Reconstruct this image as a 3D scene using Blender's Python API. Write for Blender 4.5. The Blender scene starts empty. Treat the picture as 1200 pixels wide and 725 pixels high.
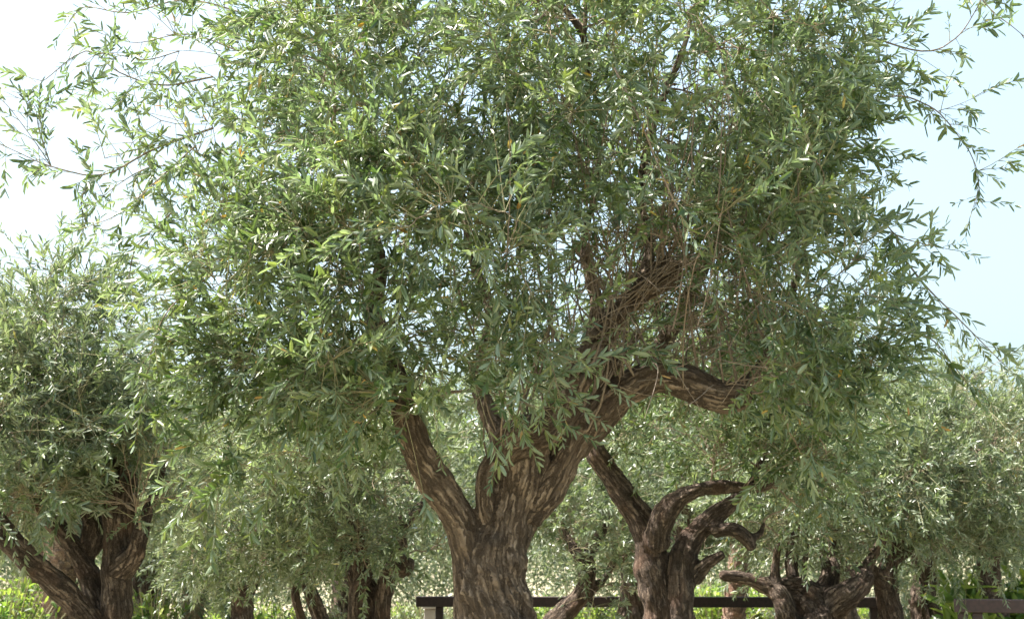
import bpy, math, random
import numpy as np
from mathutils.kdtree import KDTree

scene = bpy.context.scene
COL = scene.collection
RNG = np.random.default_rng(7)

# ------------------------------------------------------------------ camera
F = 1667.0
PITCH = math.radians(9.5)
EYE = 1.6
cam_d = bpy.data.cameras.new("camera")
cam = bpy.data.objects.new("camera", cam_d)
COL.objects.link(cam)
cam.location = (0, 0, EYE)
cam.rotation_euler = (math.radians(90) + PITCH, 0, 0)
cam_d.lens = 50
cam_d.sensor_width = 36
cam_d.clip_end = 3000
cam_d.dof.use_dof = True
cam_d.dof.focus_distance = 6.5
cam_d.dof.aperture_fstop = 6.3
scene.camera = cam


def ray(px, py):
    x = (px - 600.0) / F
    z = (362.5 - py) / F
    return x, math.cos(PITCH) - z * math.sin(PITCH), math.sin(PITCH) + z * math.cos(PITCH)


def P(px, py, Y):
    x, y, z = ray(px, py)
    t = Y / y
    return np.array((x * t, Y, EYE + z * t))


def S(rpx, Y):
    return rpx * Y / F


# ------------------------------------------------------------------ noise
def _hash(ix, iy, iz, seed):
    h = (ix.astype(np.int64) * 374761393 + iy.astype(np.int64) * 668265263
         + iz.astype(np.int64) * 2147483647 + seed * 974711) & 0xFFFFFFFF
    h = ((h ^ (h >> 13)) * 1274126177) & 0xFFFFFFFF
    h = h ^ (h >> 16)
    return (h & 0xFFFFFF) / float(0xFFFFFF)


def vnoise(p, seed=0):
    i = np.floor(p)
    f = p - i
    u = f * f * (3 - 2 * f)
    i = i.astype(np.int64)
    r = 0
    for a in (0, 1):
        wa = u[:, 0] if a else 1 - u[:, 0]
        for b in (0, 1):
            wb = u[:, 1] if b else 1 - u[:, 1]
            for c in (0, 1):
                wc = u[:, 2] if c else 1 - u[:, 2]
                r = r + wa * wb * wc * _hash(i[:, 0] + a, i[:, 1] + b, i[:, 2] + c, seed)
    return r * 2 - 1


# ------------------------------------------------------------------ mesh helpers
def mesh_np(name, V, tris=None, quads=None, attrs=None, vec=None, smooth=True):
    me = bpy.data.meshes.new(name)
    nt = 0 if tris is None else len(tris)
    nq = 0 if quads is None else len(quads)
    me.vertices.add(len(V))
    me.vertices.foreach_set("co", np.ascontiguousarray(V, dtype=np.float32).ravel())
    idx = []
    if nt: idx.append(np.asarray(tris).ravel())
    if nq: idx.append(np.asarray(quads).ravel())
    idx = np.concatenate(idx).astype(np.int32)
    me.loops.add(len(idx))
    me.loops.foreach_set("vertex_index", idx)
    me.polygons.add(nt + nq)
    starts = np.concatenate([np.arange(nt) * 3, nt * 3 + np.arange(nq) * 4]).astype(np.int32)
    me.polygons.foreach_set("loop_start", starts)
    me.polygons.foreach_set("use_smooth", np.full(nt + nq, smooth, dtype=bool))
    me.update(calc_edges=True)
    if attrs:
        for k, a in attrs.items():
            at = me.attributes.new(k, 'FLOAT', 'POINT')
            at.data.foreach_set("value", np.ascontiguousarray(a, dtype=np.float32))
    if vec:
        for k, a in vec.items():
            at = me.attributes.new(k, 'FLOAT_VECTOR', 'POINT')
            at.data.foreach_set("vector", np.ascontiguousarray(a, dtype=np.float32).ravel())
    return me


def link(name, me, mat=None, parent=None):
    o = bpy.data.objects.new(name, me)
    COL.objects.link(o)
    if mat is not None:
        me.materials.clear()
        me.materials.append(mat)
    if parent is not None:
        o.parent = parent
    return o


def thing(name, label, cat, loc, group=None):
    o = bpy.data.objects.new(name, None)
    o.empty_display_size = 0.3
    COL.objects.link(o)
    o.location = loc
    o["label"] = label
    o["category"] = cat
    if group: o["group"] = group
    return o


def norm(a):
    return a / np.maximum(np.linalg.norm(a, axis=-1, keepdims=True), 1e-9)


def tubes(Pts, R, k=5):
    """Pts [N,n,3], R [N,n] -> V, quads, bark coords (tapered open tubes, pointed ends)."""
    N, n, _ = Pts.shape
    T = np.empty_like(Pts)
    T[:, 1:-1] = Pts[:, 2:] - Pts[:, :-2]
    T[:, 0] = Pts[:, 1] - Pts[:, 0]
    T[:, -1] = Pts[:, -1] - Pts[:, -2]
    T = norm(T)
    mt = norm(Pts[:, -1] - Pts[:, 0])
    ref = np.where(np.abs(mt[:, 2:3]) > 0.75, np.array([[1.0, 0, 0]]), np.array([[0, 0, 1.0]]))
    ref = np.repeat(ref[:, None, :], n, 1)
    A = norm(np.cross(T, ref))
    B = np.cross(T, A)
    ang = np.arange(k) / k * 2 * math.pi
    ca, sa = np.cos(ang), np.sin(ang)
    V = (Pts[:, :, None, :] + R[:, :, None, None] * (A[:, :, None, :] * ca[None, None, :, None]
                                                     + B[:, :, None, :] * sa[None, None, :, None]))
    s = np.concatenate([np.zeros((N, 1)), np.cumsum(np.linalg.norm(np.diff(Pts, axis=1), axis=2), 1)], 1)
    off = RNG.random((N, 1, 1)) * 5
    bc = np.stack([R[:, :, None] * ca + off, R[:, :, None] * sa + off, np.repeat(s[:, :, None], k, 2)], -1)
    base = (np.arange(N) * n * k)[:, None, None]
    j = np.arange(n - 1)[None, :, None] * k
    i = np.arange(k)[None, None, :]
    i2 = (i + 1) % k
    q = np.stack([base + j + i, base + j + i2, base + j + k + i2, base + j + k + i], -1).reshape(-1, 4)
    return V.reshape(-1, 3), q, bc.reshape(-1, 3)


def leaves(base, d, up, L, W, tint, detail=1):
    """One folded lanceolate blade per row."""
    N = len(base)
    d = norm(d)
    side = norm(np.cross(d, up))
    nrm = np.cross(side, d)
    L = L[:, None]
    W = W[:, None]
    curl = (RNG.random((N, 1)) - 0.35) * 0.35
    def pt(t, w, h):
        return base + d * L * t + side * W * w + nrm * (W * h - L * curl * t * t)
    if detail:
        pts = [pt(0, 0, 0), pt(.26, -.43, .2), pt(.26, 0, 0), pt(.26, .43, .2),
               pt(.76, -.40, .18), pt(.76, 0, 0), pt(.76, .40, .18), pt(1, 0, 0)]
        f3 = [(0, 2, 1), (0, 3, 2), (4, 5, 7), (5, 6, 7)]
        f4 = [(1, 2, 5, 4), (2, 3, 6, 5)]
    else:
        pts = [pt(0, 0, 0), pt(.45, -.5, .25), pt(1, 0, 0), pt(.45, .5, .25)]
        f3 = [(0, 2, 1), (0, 3, 2)]
        f4 = None
    m = len(pts)
    V = np.stack(pts, 1).reshape(-1, 3)
    o = (np.arange(N) * m)[:, None, None]
    t = (o + np.array(f3)[None]).reshape(-1, 3)
    q = None if f4 is None else (o + np.array(f4)[None]).reshape(-1, 4)
    return V, t, q, np.repeat(tint, m)


# ------------------------------------------------------------------ materials
def new_mat(name):
    m = bpy.data.materials.new(name)
    m.use_nodes = True
    nt = m.node_tree
    b = nt.nodes["Principled BSDF"]
    return m, nt, b


def N(nt, t, **kw):
    n = nt.nodes.new(t)
    for k, v in kw.items():
        setattr(n, k, v)
    return n


def ramp(nt, stops, src):
    r = N(nt, 'ShaderNodeValToRGB')
    e = r.color_ramp.elements
    while len(e) > 1: e.remove(e[-1])
    e[0].position, e[0].color = stops[0][0], (*stops[0][1], 1)
    for p, c in stops[1:]:
        x = e.new(p)
        x.color = (*c, 1)
    nt.links.new(src, r.inputs[0])
    return r.outputs[0]


def mix(nt, fac, a, b, mode='MIX'):
    m = N(nt, 'ShaderNodeMix', data_type='RGBA', blend_type=mode)
    for s, v in ((m.inputs[0], fac), (m.inputs[6], a), (m.inputs[7], b)):
        if isinstance(v, (int, float)): s.default_value = v
        elif isinstance(v, tuple): s.default_value = (*v, 1)
        else: nt.links.new(v, s)
    return m.outputs[2]


def leaf_mat(name, front, back, trans=0.3, rough=0.38, spec=0.5):
    m, nt, b = new_mat(name)
    at = N(nt, 'ShaderNodeAttribute', attribute_name='tint')
    cf = ramp(nt, front, at.outputs['Fac'])
    cb = ramp(nt, back, at.outputs['Fac'])
    geo = N(nt, 'ShaderNodeNewGeometry')
    c = mix(nt, geo.outputs['Backfacing'], cf, cb)
    nt.links.new(c, b.inputs['Base Color'])
    b.inputs['Roughness'].default_value = rough
    b.inputs['Specular IOR Level'].default_value = spec
    tr = N(nt, 'ShaderNodeBsdfTranslucent')
    tc = mix(nt, 1.0, c, (1.35, 1.5, 0.75), 'MULTIPLY')
    nt.links.new(tc, tr.inputs['Color'])
    ms = N(nt, 'ShaderNodeMixShader')
    ms.inputs[0].default_value = trans
    nt.links.new(b.outputs[0], ms.inputs[1])
    nt.links.new(tr.outputs[0], ms.inputs[2])
    nt.links.new(ms.outputs[0], nt.nodes['Material Output'].inputs[0])
    return m


OLIVE_FRONT = [(0.0, (.030, .060, .026)), (.35, (.068, .108, .036)), (.75, (.15, .185, .065)),
               (.965, (.19, .22, .07)), (.985, (.42, .30, .05)), (1.0, (.36, .17, .05))]
OLIVE_BACK = [(0.0, (.12, .175, .12)), (.6, (.195, .25, .165)), (.965, (.31, .35, .21)), (.985, (.45, .36, .12)),
              (1.0, (.36, .22, .10))]
M_LEAF = leaf_mat('olive_leaf', OLIVE_FRONT, OLIVE_BACK, .32, .42, .8)
M_LEAF_GREY = leaf_mat('olive_leaf_grey',
                       [(0.0, (.048, .078, .044)), (.5, (.105, .142, .070)), (.96, (.20, .235, .12)), (1.0, (.40, .32, .10))],
                       [(0.0, (.15, .19, .14)), (1.0, (.28, .31, .22))], .28, .42, .8)
M_LIME = leaf_mat('shrub_leaf', [(0.0, (.055, .11, .025)), (.6, (.11, .19, .035)), (1.0, (.26, .29, .05))],
                  [(0.0, (.14, .22, .06)), (1.0, (.28, .33, .09))], .4)
M_FROND = leaf_mat('palm_frond', [(0.0, (.07, .11, .06)), (.8, (.13, .17, .10)), (1.0, (.22, .20, .12))],
                   [(0.0, (.10, .14, .09)), (1.0, (.2, .2, .13))], .2)


def bark_mat(name, dark, mid, light, scale=1.0, bump=.6, warm=(.26, .13, .07)):
    m, nt, b = new_mat(name)
    at = N(nt, 'ShaderNodeAttribute', attribute_name='bark')
    tc0 = N(nt, 'ShaderNodeTexCoord')
    ni = N(nt, 'ShaderNodeTexNoise')
    ni.inputs['Scale'].default_value = 26 * scale
    ni.inputs['Detail'].default_value = 8
    ni.inputs['Roughness'].default_value = .7
    nt.links.new(tc0.outputs['Object'], ni.inputs[0])
    w = N(nt, 'ShaderNodeVectorMath', operation='MULTIPLY_ADD')
    nt.links.new(ni.outputs['Color'], w.inputs[0])
    w.inputs[1].default_value = (.04, .04, .22)
    nt.links.new(at.outputs['Vector'], w.inputs[2])
    mp = N(nt, 'ShaderNodeMapping')
    mp.inputs['Scale'].default_value = (1, 1, .11)
    nt.links.new(w.outputs[0], mp.inputs[0])
    n1 = N(nt, 'ShaderNodeTexNoise')
    n1.inputs['Scale'].default_value = 62 * scale
    n1.inputs['Detail'].default_value = 8
    n1.inputs['Roughness'].default_value = .7
    nt.links.new(mp.outputs[0], n1.inputs[0])
    mp2 = N(nt, 'ShaderNodeMapping')
    mp2.inputs['Scale'].default_value = (1, 1, .2)
    nt.links.new(w.outputs[0], mp2.inputs[0])
    v = N(nt, 'ShaderNodeTexVoronoi', feature='DISTANCE_TO_EDGE')
    v.inputs['Scale'].default_value = 36 * scale
    nt.links.new(mp2.outputs[0], v.inputs[0])
    cr = ramp(nt, [(0.0, (0, 0, 0)), (.16, (.7, .7, .7)), (.5, (1, 1, 1))], v.outputs[0])
    nm = mix(nt, .45, n1.outputs[0], ni.outputs[0])
    col = ramp(nt, [(.34, dark), (.5, mid), (.64, light)], nm)
    col = mix(nt, cr, mix(nt, .55, col, dark), col)
    nf = N(nt, 'ShaderNodeTexNoise')
    nf.inputs['Scale'].default_value = 30 * scale
    nf.inputs['Detail'].default_value = 5
    mp3 = N(nt, 'ShaderNodeMapping')
    mp3.inputs['Scale'].default_value = (1, 1, .16)
    mp3.inputs['Location'].default_value = (3, 1, 7)
    nt.links.new(w.outputs[0], mp3.inputs[0])
    nt.links.new(mp3.outputs[0], nf.inputs[0])
    fis = ramp(nt, [(.44, (1, 1, 1)), (.485, (.12, .12, .12)), (.50, (0, 0, 0)), (.515, (.12, .12, .12)), (.56, (1, 1, 1))], nf.outputs[0])
    col = mix(nt, fis, mix(nt, .6, col, tuple(x * .6 for x in dark)), col)
    tc = N(nt, 'ShaderNodeTexCoord')
    n2 = N(nt, 'ShaderNodeTexNoise')
    n2.inputs['Scale'].default_value = 5
    n2.inputs['Detail'].default_value = 4
    nt.links.new(tc.outputs['Object'], n2.inputs[0])
    f = ramp(nt, [(.52, (0, 0, 0)), (.72, (.55, .55, .55))], n2.outputs[0])
    col = mix(nt, f, col, warm)
    nt.links.new(col, b.inputs['Base Color'])
    b.inputs['Roughness'].default_value = .9
    b.inputs['Specular IOR Level'].default_value = .2
    h = mix(nt, .5, mix(nt, .4, cr, nm), fis)
    bp = N(nt, 'ShaderNodeBump')
    bp.inputs['Strength'].default_value = bump
    bp.inputs['Distance'].default_value = .03
    nt.links.new(h, bp.inputs['Height'])
    nt.links.new(bp.outputs[0], b.inputs['Normal'])
    return m


M_BARK = bark_mat('olive_bark', (.085, .058, .040), (.225, .168, .122), (.36, .29, .23), bump=1.0, warm=(.15, .11, .08))
M_BARK2 = bark_mat('olive_bark_dark', (.035, .025, .020), (.155, .115, .088), (.30, .24, .19), bump=1.0, warm=(.15, .085, .055))
M_TWIG = bark_mat('olive_twig', (.15, .115, .085), (.27, .215, .165), (.40, .34, .27), 1.6, .2, (.27, .19, .12))
M_SHOOT = bark_mat('olive_shoot', (.20, .19, .11), (.30, .28, .17), (.42, .38, .26), 1.6, .1, (.3, .24, .12))
M_PALM = bark_mat('palm_bark', (.12, .08, .06), (.34, .24, .18), (.55, .44, .36), .5, .5, (.34, .17, .11))


def plain_mat(name, c, rough=.7, c2=None, scale=20):
    m, nt, b = new_mat(name)
    tc = N(nt, 'ShaderNodeTexCoord')
    n = N(nt, 'ShaderNodeTexNoise')
    n.inputs['Scale'].default_value = scale
    n.inputs['Detail'].default_value = 6
    nt.links.new(tc.outputs['Object'], n.inputs[0])
    c2 = c2 or tuple(x * .65 for x in c)
    nt.links.new(ramp(nt, [(.35, c2), (.65, c)], n.outputs[0]), b.inputs['Base Color'])
    b.inputs['Roughness'].default_value = rough
    bp = N(nt, 'ShaderNodeBump')
    bp.inputs['Strength'].default_value = .3
    nt.links.new(n.outputs[0], bp.inputs['Height'])
    nt.links.new(bp.outputs[0], b.inputs['Normal'])
    return m


# ------------------------------------------------------------------ trees
def resample(pts, rad, step=.06):
    """Catmull-Rom through control points."""
    pts = np.array(pts)
    rad = np.array(rad)
    p = np.vstack([2 * pts[0] - pts[1], pts, 2 * pts[-1] - pts[-2]])
    out, ro = [], []
    for i in range(len(pts) - 1):
        a, b, c, d = p[i:i + 4]
        n = max(2, int(np.linalg.norm(c - b) / step))
        t = (np.arange(n) / n)[:, None]
        out.append(.5 * ((2 * b) + (c - a) * t + (2 * a - 5 * b + 4 * c - d) * t ** 2 + (-a + 3 * b - 3 * c + d) * t ** 3))
        ro.append(rad[i] + (rad[i + 1] - rad[i]) * t[:, 0])
    out.append(pts[-1:])
    ro.append(rad[-1:])
    return np.vstack(out), np.concatenate(ro)


def wood(root, base, limbs, mat, voxel, amp=1.0, seed=0, twist=1.2, names=None):
    """All thick wood of a tree as one continuous remeshed surface, divided into trunk and limbs."""
    import bmesh
    sk = [resample(*l) for l in limbs]
    bm = bmesh.new()
    k = 14
    for pts, rad in sk:
        T = norm(np.gradient(pts, axis=0))
        # rounded ends
        e0, e1 = pts[0] - T[0] * rad[0] * .5, pts[-1] + T[-1] * rad[-1] * .6
        A = norm(np.cross(T, np.array([.03, 1, .05])))
        B = np.cross(T, A)
        rings = []
        for i in range(len(pts)):
            lob = 1 + .10 * vnoise(np.array([[math.cos(a) * 1.3 + i * .07, math.sin(a) * 1.3, seed + 3.1]
                                             for a in np.arange(k) / k * 6.2832]), seed)
            rings.append([bm.verts.new(pts[i] + rad[i] * lob[j] * (A[i] * math.cos(j / k * 6.2832) + B[i] * math.sin(j / k * 6.2832)))
                          for j in range(k)])
        for r0, r1 in zip(rings, rings[1:]):
            for j in range(k):
                bm.faces.new((r0[j], r0[(j + 1) % k], r1[(j + 1) % k], r1[j]))
        c0, c1 = bm.verts.new(e0), bm.verts.new(e1)
        for j in range(k):
            bm.faces.new((c0, rings[0][(j + 1) % k], rings[0][j]))
            bm.faces.new((c1, rings[-1][j], rings[-1][(j + 1) % k]))
    bmesh.ops.recalc_face_normals(bm, faces=bm.faces)
    me = bpy.data.meshes.new('tmp')
    bm.to_mesh(me)
    bm.free()
    o = bpy.data.objects.new('tmp', me)
    COL.objects.link(o)
    rm = o.modifiers.new('r', 'REMESH')
    rm.mode = 'VOXEL'
    rm.voxel_size = voxel
    sm = o.modifiers.new('s', 'SMOOTH')
    sm.factor = .5
    sm.iterations = 10 if voxel < .012 else 5
    dg = bpy.context.evaluated_depsgraph_get()
    dg.update()
    em = bpy.data.meshes.new_from_object(o.evaluated_get(dg), depsgraph=dg)
    bpy.data.objects.remove(o)
    bpy.data.meshes.remove(me)
    nv = len(em.vertices)
    V = np.empty(nv * 3, np.float32)
    em.vertices.foreach_get('co', V)
    V = V.reshape(-1, 3).astype(float)
    NR = np.empty(nv * 3, np.float32)
    em.vertices.foreach_get('normal', NR)
    NR = NR.reshape(-1, 3)
    Q = np.empty(len(em.loops), np.int32)
    em.loops.foreach_get('vertex_index', Q)
    Q = Q.reshape(-1, 4)
    bpy.data.meshes.remove(em)
    # bark coordinates from the nearest skeleton segment
    best = np.full(nv, 1e9)
    bc = np.zeros((nv, 3))
    who = np.zeros(nv, int)
    brad = np.ones(nv)
    for li, (pts, rad) in enumerate(sk):
        ps = pts.copy()
        tn = norm(np.gradient(ps, axis=0))
        for _ in range(3):
            tn[1:-1] = norm(tn[:-2] + 2 * tn[1:-1] + tn[2:])
        ld = np.full(nv, 1e9)
        lc = np.zeros((nv, 3)); lt = np.zeros((nv, 3)); ls = np.zeros(nv); lr = np.ones(nv)
        s0 = 0.0
        for i in range(len(pts) - 1):
            a, b = pts[i], pts[i + 1]
            ab = b - a
            l = np.linalg.norm(ab)
            t = np.clip(((V - a) @ ab) / (l * l), 0, 1)
            c = a + t[:, None] * ab
            d = np.linalg.norm(V - c, axis=1)
            m = d < ld
            ld[m] = d[m]; lc[m] = c[m]; ls[m] = s0 + t[m] * l
            lt[m] = tn[i] + (tn[i + 1] - tn[i]) * t[m][:, None]
            lr[m] = rad[i] + (rad[i + 1] - rad[i]) * t[m]
            s0 += l
        lt = norm(lt)
        A = norm(np.cross(lt, np.array([.03, 1, .05])))
        B = np.cross(lt, A)
        w = V - lc
        u, v = (w * A).sum(1), (w * B).sum(1)
        ls = ls + (w * lt).sum(1)
        an = ls * twist
        m = ld / lr < best
        best[m] = (ld / lr)[m]
        bc[m] = np.stack([u * np.cos(an) - v * np.sin(an) + li * 3.3, u * np.sin(an) + v * np.cos(an), ls], 1)[m]
        who[m] = li
        brad[m] = lr[m]
    R = np.minimum(brad / .2, 1)[:, None] * amp
    disp = (vnoise(V * 5.5, seed) * .034 + vnoise(V * 13, seed + 1) * .022)[:, None] * R
    fl = vnoise(bc * np.array([11, 11, 1.6]), seed + 2)
    disp += (-np.abs(fl) * .045 + .012)[:, None] * R
    wb = bc + np.stack([vnoise(V * 9, seed + 7), vnoise(V * 9, seed + 8), vnoise(V * 9, seed + 9)], 1) * .03 + np.stack([vnoise(V * 28, seed + 17), vnoise(V * 28, seed + 18), vnoise(V * 28, seed + 19) * 2], 1) * .014
    fr = vnoise(wb * np.array([30, 30, 3.2]), seed + 4)
    fr2 = vnoise(V * 60, seed + 5)
    disp += ((.6 - np.abs(fr) * 2) * .012 + fr2 * .004)[:, None] * np.maximum(R, .35 * amp)
    V = V + NR * disp - base
    vals = {}
    # divide faces among trunk and limbs
    fw = who[Q[:, 0]]
    gid = np.array([0 if (names and names[i] == 'trunk') else i for i in range(len(limbs))])
    fg = gid[fw]
    first = None
    for g in sorted(set(fg.tolist())):
        q = Q[fg == g]
        used, inv = np.unique(q, return_inverse=True)
        nm = names[g] if names else ('trunk' if g == 0 else 'limb')
        me2 = mesh_np(nm, V[used], quads=inv.reshape(-1, 4), vec={'bark': bc[used]})
        ob = link(nm, me2, mat, root)
    return sk


def sample_blobs(blobs, n, shell=0.0):
    w = np.array([b[3] * b[4] * b[5] * b[6] for b in blobs])
    w = w / w.sum()
    idx = RNG.choice(len(blobs), n, p=w)
    d = norm(RNG.normal(size=(n, 3)))
    r = RNG.random((n, 1)) ** (1 / (3 + shell * 3))
    c = np.array([[b[0], b[1], b[2]] for b in blobs])[idx]
    s = np.array([[b[3], b[5], b[4]] for b in blobs])[idx]   # x, y(depth), z
    return c + d * r * s, d * s


def blob(px, py, Y, rx, ry, rY, dens=1.0):
    c = P(px, py, Y)
    return (c[0], c[1], c[2], S(rx, Y), S(ry, Y), rY, dens)


def bez(a, b, c, d, n):
    t = np.linspace(0, 1, n)[None, :, None]
    a, b, c, d = [x[:, None, :] for x in (a, b, c, d)]
    return a * (1 - t) ** 3 + 3 * b * t * (1 - t) ** 2 + 3 * c * t * t * (1 - t) + d * t ** 3


def crown(root, base, sk, blobs, n1, n2, nsh, leafmat, detail=1, leafL=(.042, .07), leafW=.27, spacing=.019,
          extra=None, sprays=None, shootL=(.16, .48), skip=0, droop=.12, branch_r=.016, bare=None, voids=(), stems=3):
    # skeleton nodes that may carry growth
    pts = np.vstack([s[0][int(len(s[0]) * .25):] for s in sk[skip:]])
    tan = np.vstack([norm(np.gradient(s[0], axis=0))[int(len(s[0]) * .25):] for s in sk[skip:]])
    rad = np.concatenate([s[1][int(len(s[1]) * .25):] for s in sk[skip:]])
    LP, LR = [], []
    c0 = np.mean(pts, axis=0)
    for lvl, nn, shell in ((0, n1, -.35), (1, n2, .1)):
        tg, out = sample_blobs(blobs, nn, shell)
        if lvl == 0: tg = tg * .92 + c0 * .08
        order = np.argsort(np.min(np.linalg.norm(tg[:, None] - pts[None, ::3], axis=2), 1))
        for j in order:
            T = tg[j]
            v = T - pts
            dist = np.linalg.norm(v, axis=1)
            vd = v / np.maximum(dist, 1e-6)[:, None]
            cost = dist * (1.35 - .35 * (vd * tan).sum(1)) + (rad < .004) * .3
            i = int(np.argmin(cost))
            L = dist[i]
            if L < .08: continue
            r0 = min(rad[i] * .75, .004 + branch_r * min(L, 1.3))
            up = np.array([0, 0, 1.0])
            k1 = pts[i] + (tan[i] * .35 + vd[i] * .5 + up * .25 + RNG.normal(size=3) * .15) * L * .4
            k2 = T - (vd[i] * .6 + RNG.normal(size=3) * .25 + up * (.15 if lvl else .3)) * L * .35
            n = 9
            b = bez(pts[i][None], k1[None], k2[None], T[None], n)[0]
            b[1:-1] += RNG.normal(size=(n - 2, 3)) * L * .015
            r = np.linspace(r0, max(.0022, r0 * .3), n)
            LP.append(b)
            LR.append(r)
            pts = np.vstack([pts, b[2:]])
            tan = np.vstack([tan, norm(np.gradient(b, axis=0))[2:]])
            rad = np.concatenate([rad, r[2:]])
    if extra:
        for (a, d_, r0, r1) in extra:
            n = 9
            a = np.array(a); d_ = np.array(d_)
            L = np.linalg.norm(d_ - a)
            b = bez(a[None], (a + (d_ - a) * .33 + RNG.normal(size=3) * L * .12)[None],
                    (a + (d_ - a) * .66 + RNG.normal(size=3) * L * .12)[None], d_[None], n)[0]
            r = np.linspace(r0, r1, n)
            LP.append(b); LR.append(r)
            pts = np.vstack([pts, b[3:]])
            tan = np.vstack([tan, norm(np.gradient(b, axis=0))[3:]])
            rad = np.concatenate([rad, r[3:]])
    # hand-placed long sprays
    SB = []   # (base, end, mid) leafy shoots
    if sprays:
        for ctrl, r0, r1 in sprays:
            c, r = resample(ctrl, np.linspace(r0, r1, len(ctrl)), .03)
            ii = np.linspace(0, len(c) - 1, 9)
            lo = np.floor(ii).astype(int)
            b9 = c[lo]
            pts = np.vstack([pts, c[4:]]); tan = np.vstack([tan, norm(np.gradient(c, axis=0))[4:]]); rad = np.concatenate([rad, r[4:]])
            # split in three nine-point pieces to keep curvature
            for a in range(3):
                jj = np.linspace((len(c) - 1) * a / 3, (len(c) - 1) * (a + 1) / 3, 9).astype(int)
                LP.append(c[jj]); LR.append(np.interp(jj, np.arange(len(c)), r))
            i = 0
            while i < len(c) - 1:
                t = norm(c[min(i + 1, len(c) - 1)] - c[max(i - 1, 0)])
                Ls = RNG.uniform(.07, .2)
                dr = norm(t * .7 + RNG.normal(size=3) * .55 + np.array([0, 0, -.1]))
                SB.append((c[i], dr, Ls))
                i += int(RNG.integers(1, 3))
            SB.append((c[-1], norm(c[-1] - c[-3]), .14))
    # shoots
    kd = KDTree(len(pts))
    for i, p in enumerate(pts): kd.insert(p, i)
    kd.balance()
    tg, out = sample_blobs(blobs, nsh * 2, .45)
    for vc, vr in voids:
        e_ = (((tg - vc) / vr) ** 2).sum(1)
        kz = (e_ > 1) | (RNG.random(len(tg)) < .12)
        tg, out = tg[kz], out[kz]
    cl = vnoise(tg * 2.6, nsh) * .7 + vnoise(tg * 6.5, nsh + 1) * .45 + RNG.normal(size=len(tg)) * .16
    kp = np.argsort(-cl)[:nsh]
    tg, out = tg[kp], out[kp]
    ni = np.array([kd.find(t)[1] for t in tg])
    A = pts[ni]
    v = tg - A
    dist = np.linalg.norm(v, axis=1, keepdims=True)
    dirn = norm(norm(v) + tan[ni] * .4 + norm(out) * .35 + RNG.normal(size=v.shape) * .5 + np.array([0, 0, .18]))
    L = np.clip(dist, shootL[0], 2.0) * RNG.uniform(.8, 1.1, (nsh, 1))
    L = np.maximum(L, RNG.uniform(shootL[0], shootL[1], (nsh, 1)))
    if SB:
        A = np.vstack([A, np.array([s[0] for s in SB])])
        dirn = np.vstack([dirn, np.array([s[1] for s in SB])])
        L = np.vstack([L, np.array([[s[2]] for s in SB])])
    n = len(A)
    dr = droop * RNG.uniform(.1, 1.4, (n, 1))
    g = np.array([0, 0, -1.0])
    e = A + norm(dirn + g * dr * .6) * L
    B1 = A + (dirn + np.array([0, 0, .15])) * L * .33
    B2 = e - norm(dirn + g * dr * 1.6) * L * .33
    npt = 6
    C = bez(A, B1, B2, e, npt)
    Rr = np.linspace(.0021, .0009, npt)[None, :] * RNG.uniform(.8, 1.3, (n, 1))
    V1, q1, b1 = tubes(C, Rr, stems)
    link('twigs', mesh_np('twigs', V1 - base, quads=q1, vec={'bark': b1}), M_SHOOT, root)
    BP, BR = np.array(LP), np.array(LR)
    if bare is not None and len(bare[0]):
        BP = np.concatenate([BP, bare[0]]); BR = np.concatenate([BR, bare[1]])
    V2, q2, b2 = tubes(BP, BR, 6)
    link('branches', mesh_np('branches', V2 - base, quads=q2, vec={'bark': b2}), M_TWIG, root)
    # leaves in opposite pairs
    leafy = np.minimum(L[:, 0] * .85, RNG.uniform(.14, .34, n))
    cnt = np.maximum((leafy / spacing).astype(int), 3)
    sid = np.repeat(np.arange(n), cnt)
    k = np.concatenate([np.arange(c) for c in cnt])
    tt = 1 - (k * spacing * RNG.uniform(.85, 1.15, len(k))) / L[sid, 0]
    tt = np.clip(tt, .02, 1)[:, None]
    Ai, B1i, B2i, Ei = A[sid], B1[sid], B2[sid], e[sid]
    pos = Ai * (1 - tt) ** 3 + 3 * B1i * tt * (1 - tt) ** 2 + 3 * B2i * tt ** 2 * (1 - tt) + Ei * tt ** 3
    tg_ = norm(3 * (1 - tt) ** 2 * (B1i - Ai) + 6 * (1 - tt) * tt * (B2i - B1i) + 3 * tt ** 2 * (Ei - B2i))
    ref = norm(np.cross(tg_, np.array([.2, .3, .9])))
    ref2 = np.cross(tg_, ref)
    ph = (k * math.pi / 2 + RNG.random(n)[sid] * 6.28 + RNG.normal(size=len(k)) * .3)[:, None]
    pr = ref * np.cos(ph) + ref2 * np.sin(ph)
    both_p = np.vstack([pos, pos])
    spread = RNG.uniform(.45, 1.1, (len(k) * 2, 1))
    both_t = np.vstack([tg_, tg_])
    both_r = np.vstack([pr, -pr])
    keep = RNG.random(len(both_p)) > .12
    dl = norm(both_t + both_r * spread + RNG.normal(size=(len(k) * 2, 3)) * .17 + np.array([0, 0, -.08]))[keep]
    bp_ = both_p[keep]
    m = len(bp_)
    upv = norm(both_t[keep] * .8 - both_r[keep] * .4 + np.array([0, 0, .6]) + RNG.normal(size=(m, 3)) * .65)
    tn = np.concatenate([sid, sid])[keep]
    shoot_t = RNG.random(n)
    tin = np.clip(.5 * shoot_t[tn] + .5 * RNG.random(m), 0, 1) * .93
    rare = RNG.random(m)
    tin = np.where(rare > .9945, .985 + RNG.random(m) * .015, tin)
    size = RNG.uniform(.68, 1.25, n)[tn] * RNG.uniform(.8, 1.12, m)
    LL = RNG.uniform(leafL[0], leafL[1], m) * size
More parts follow.
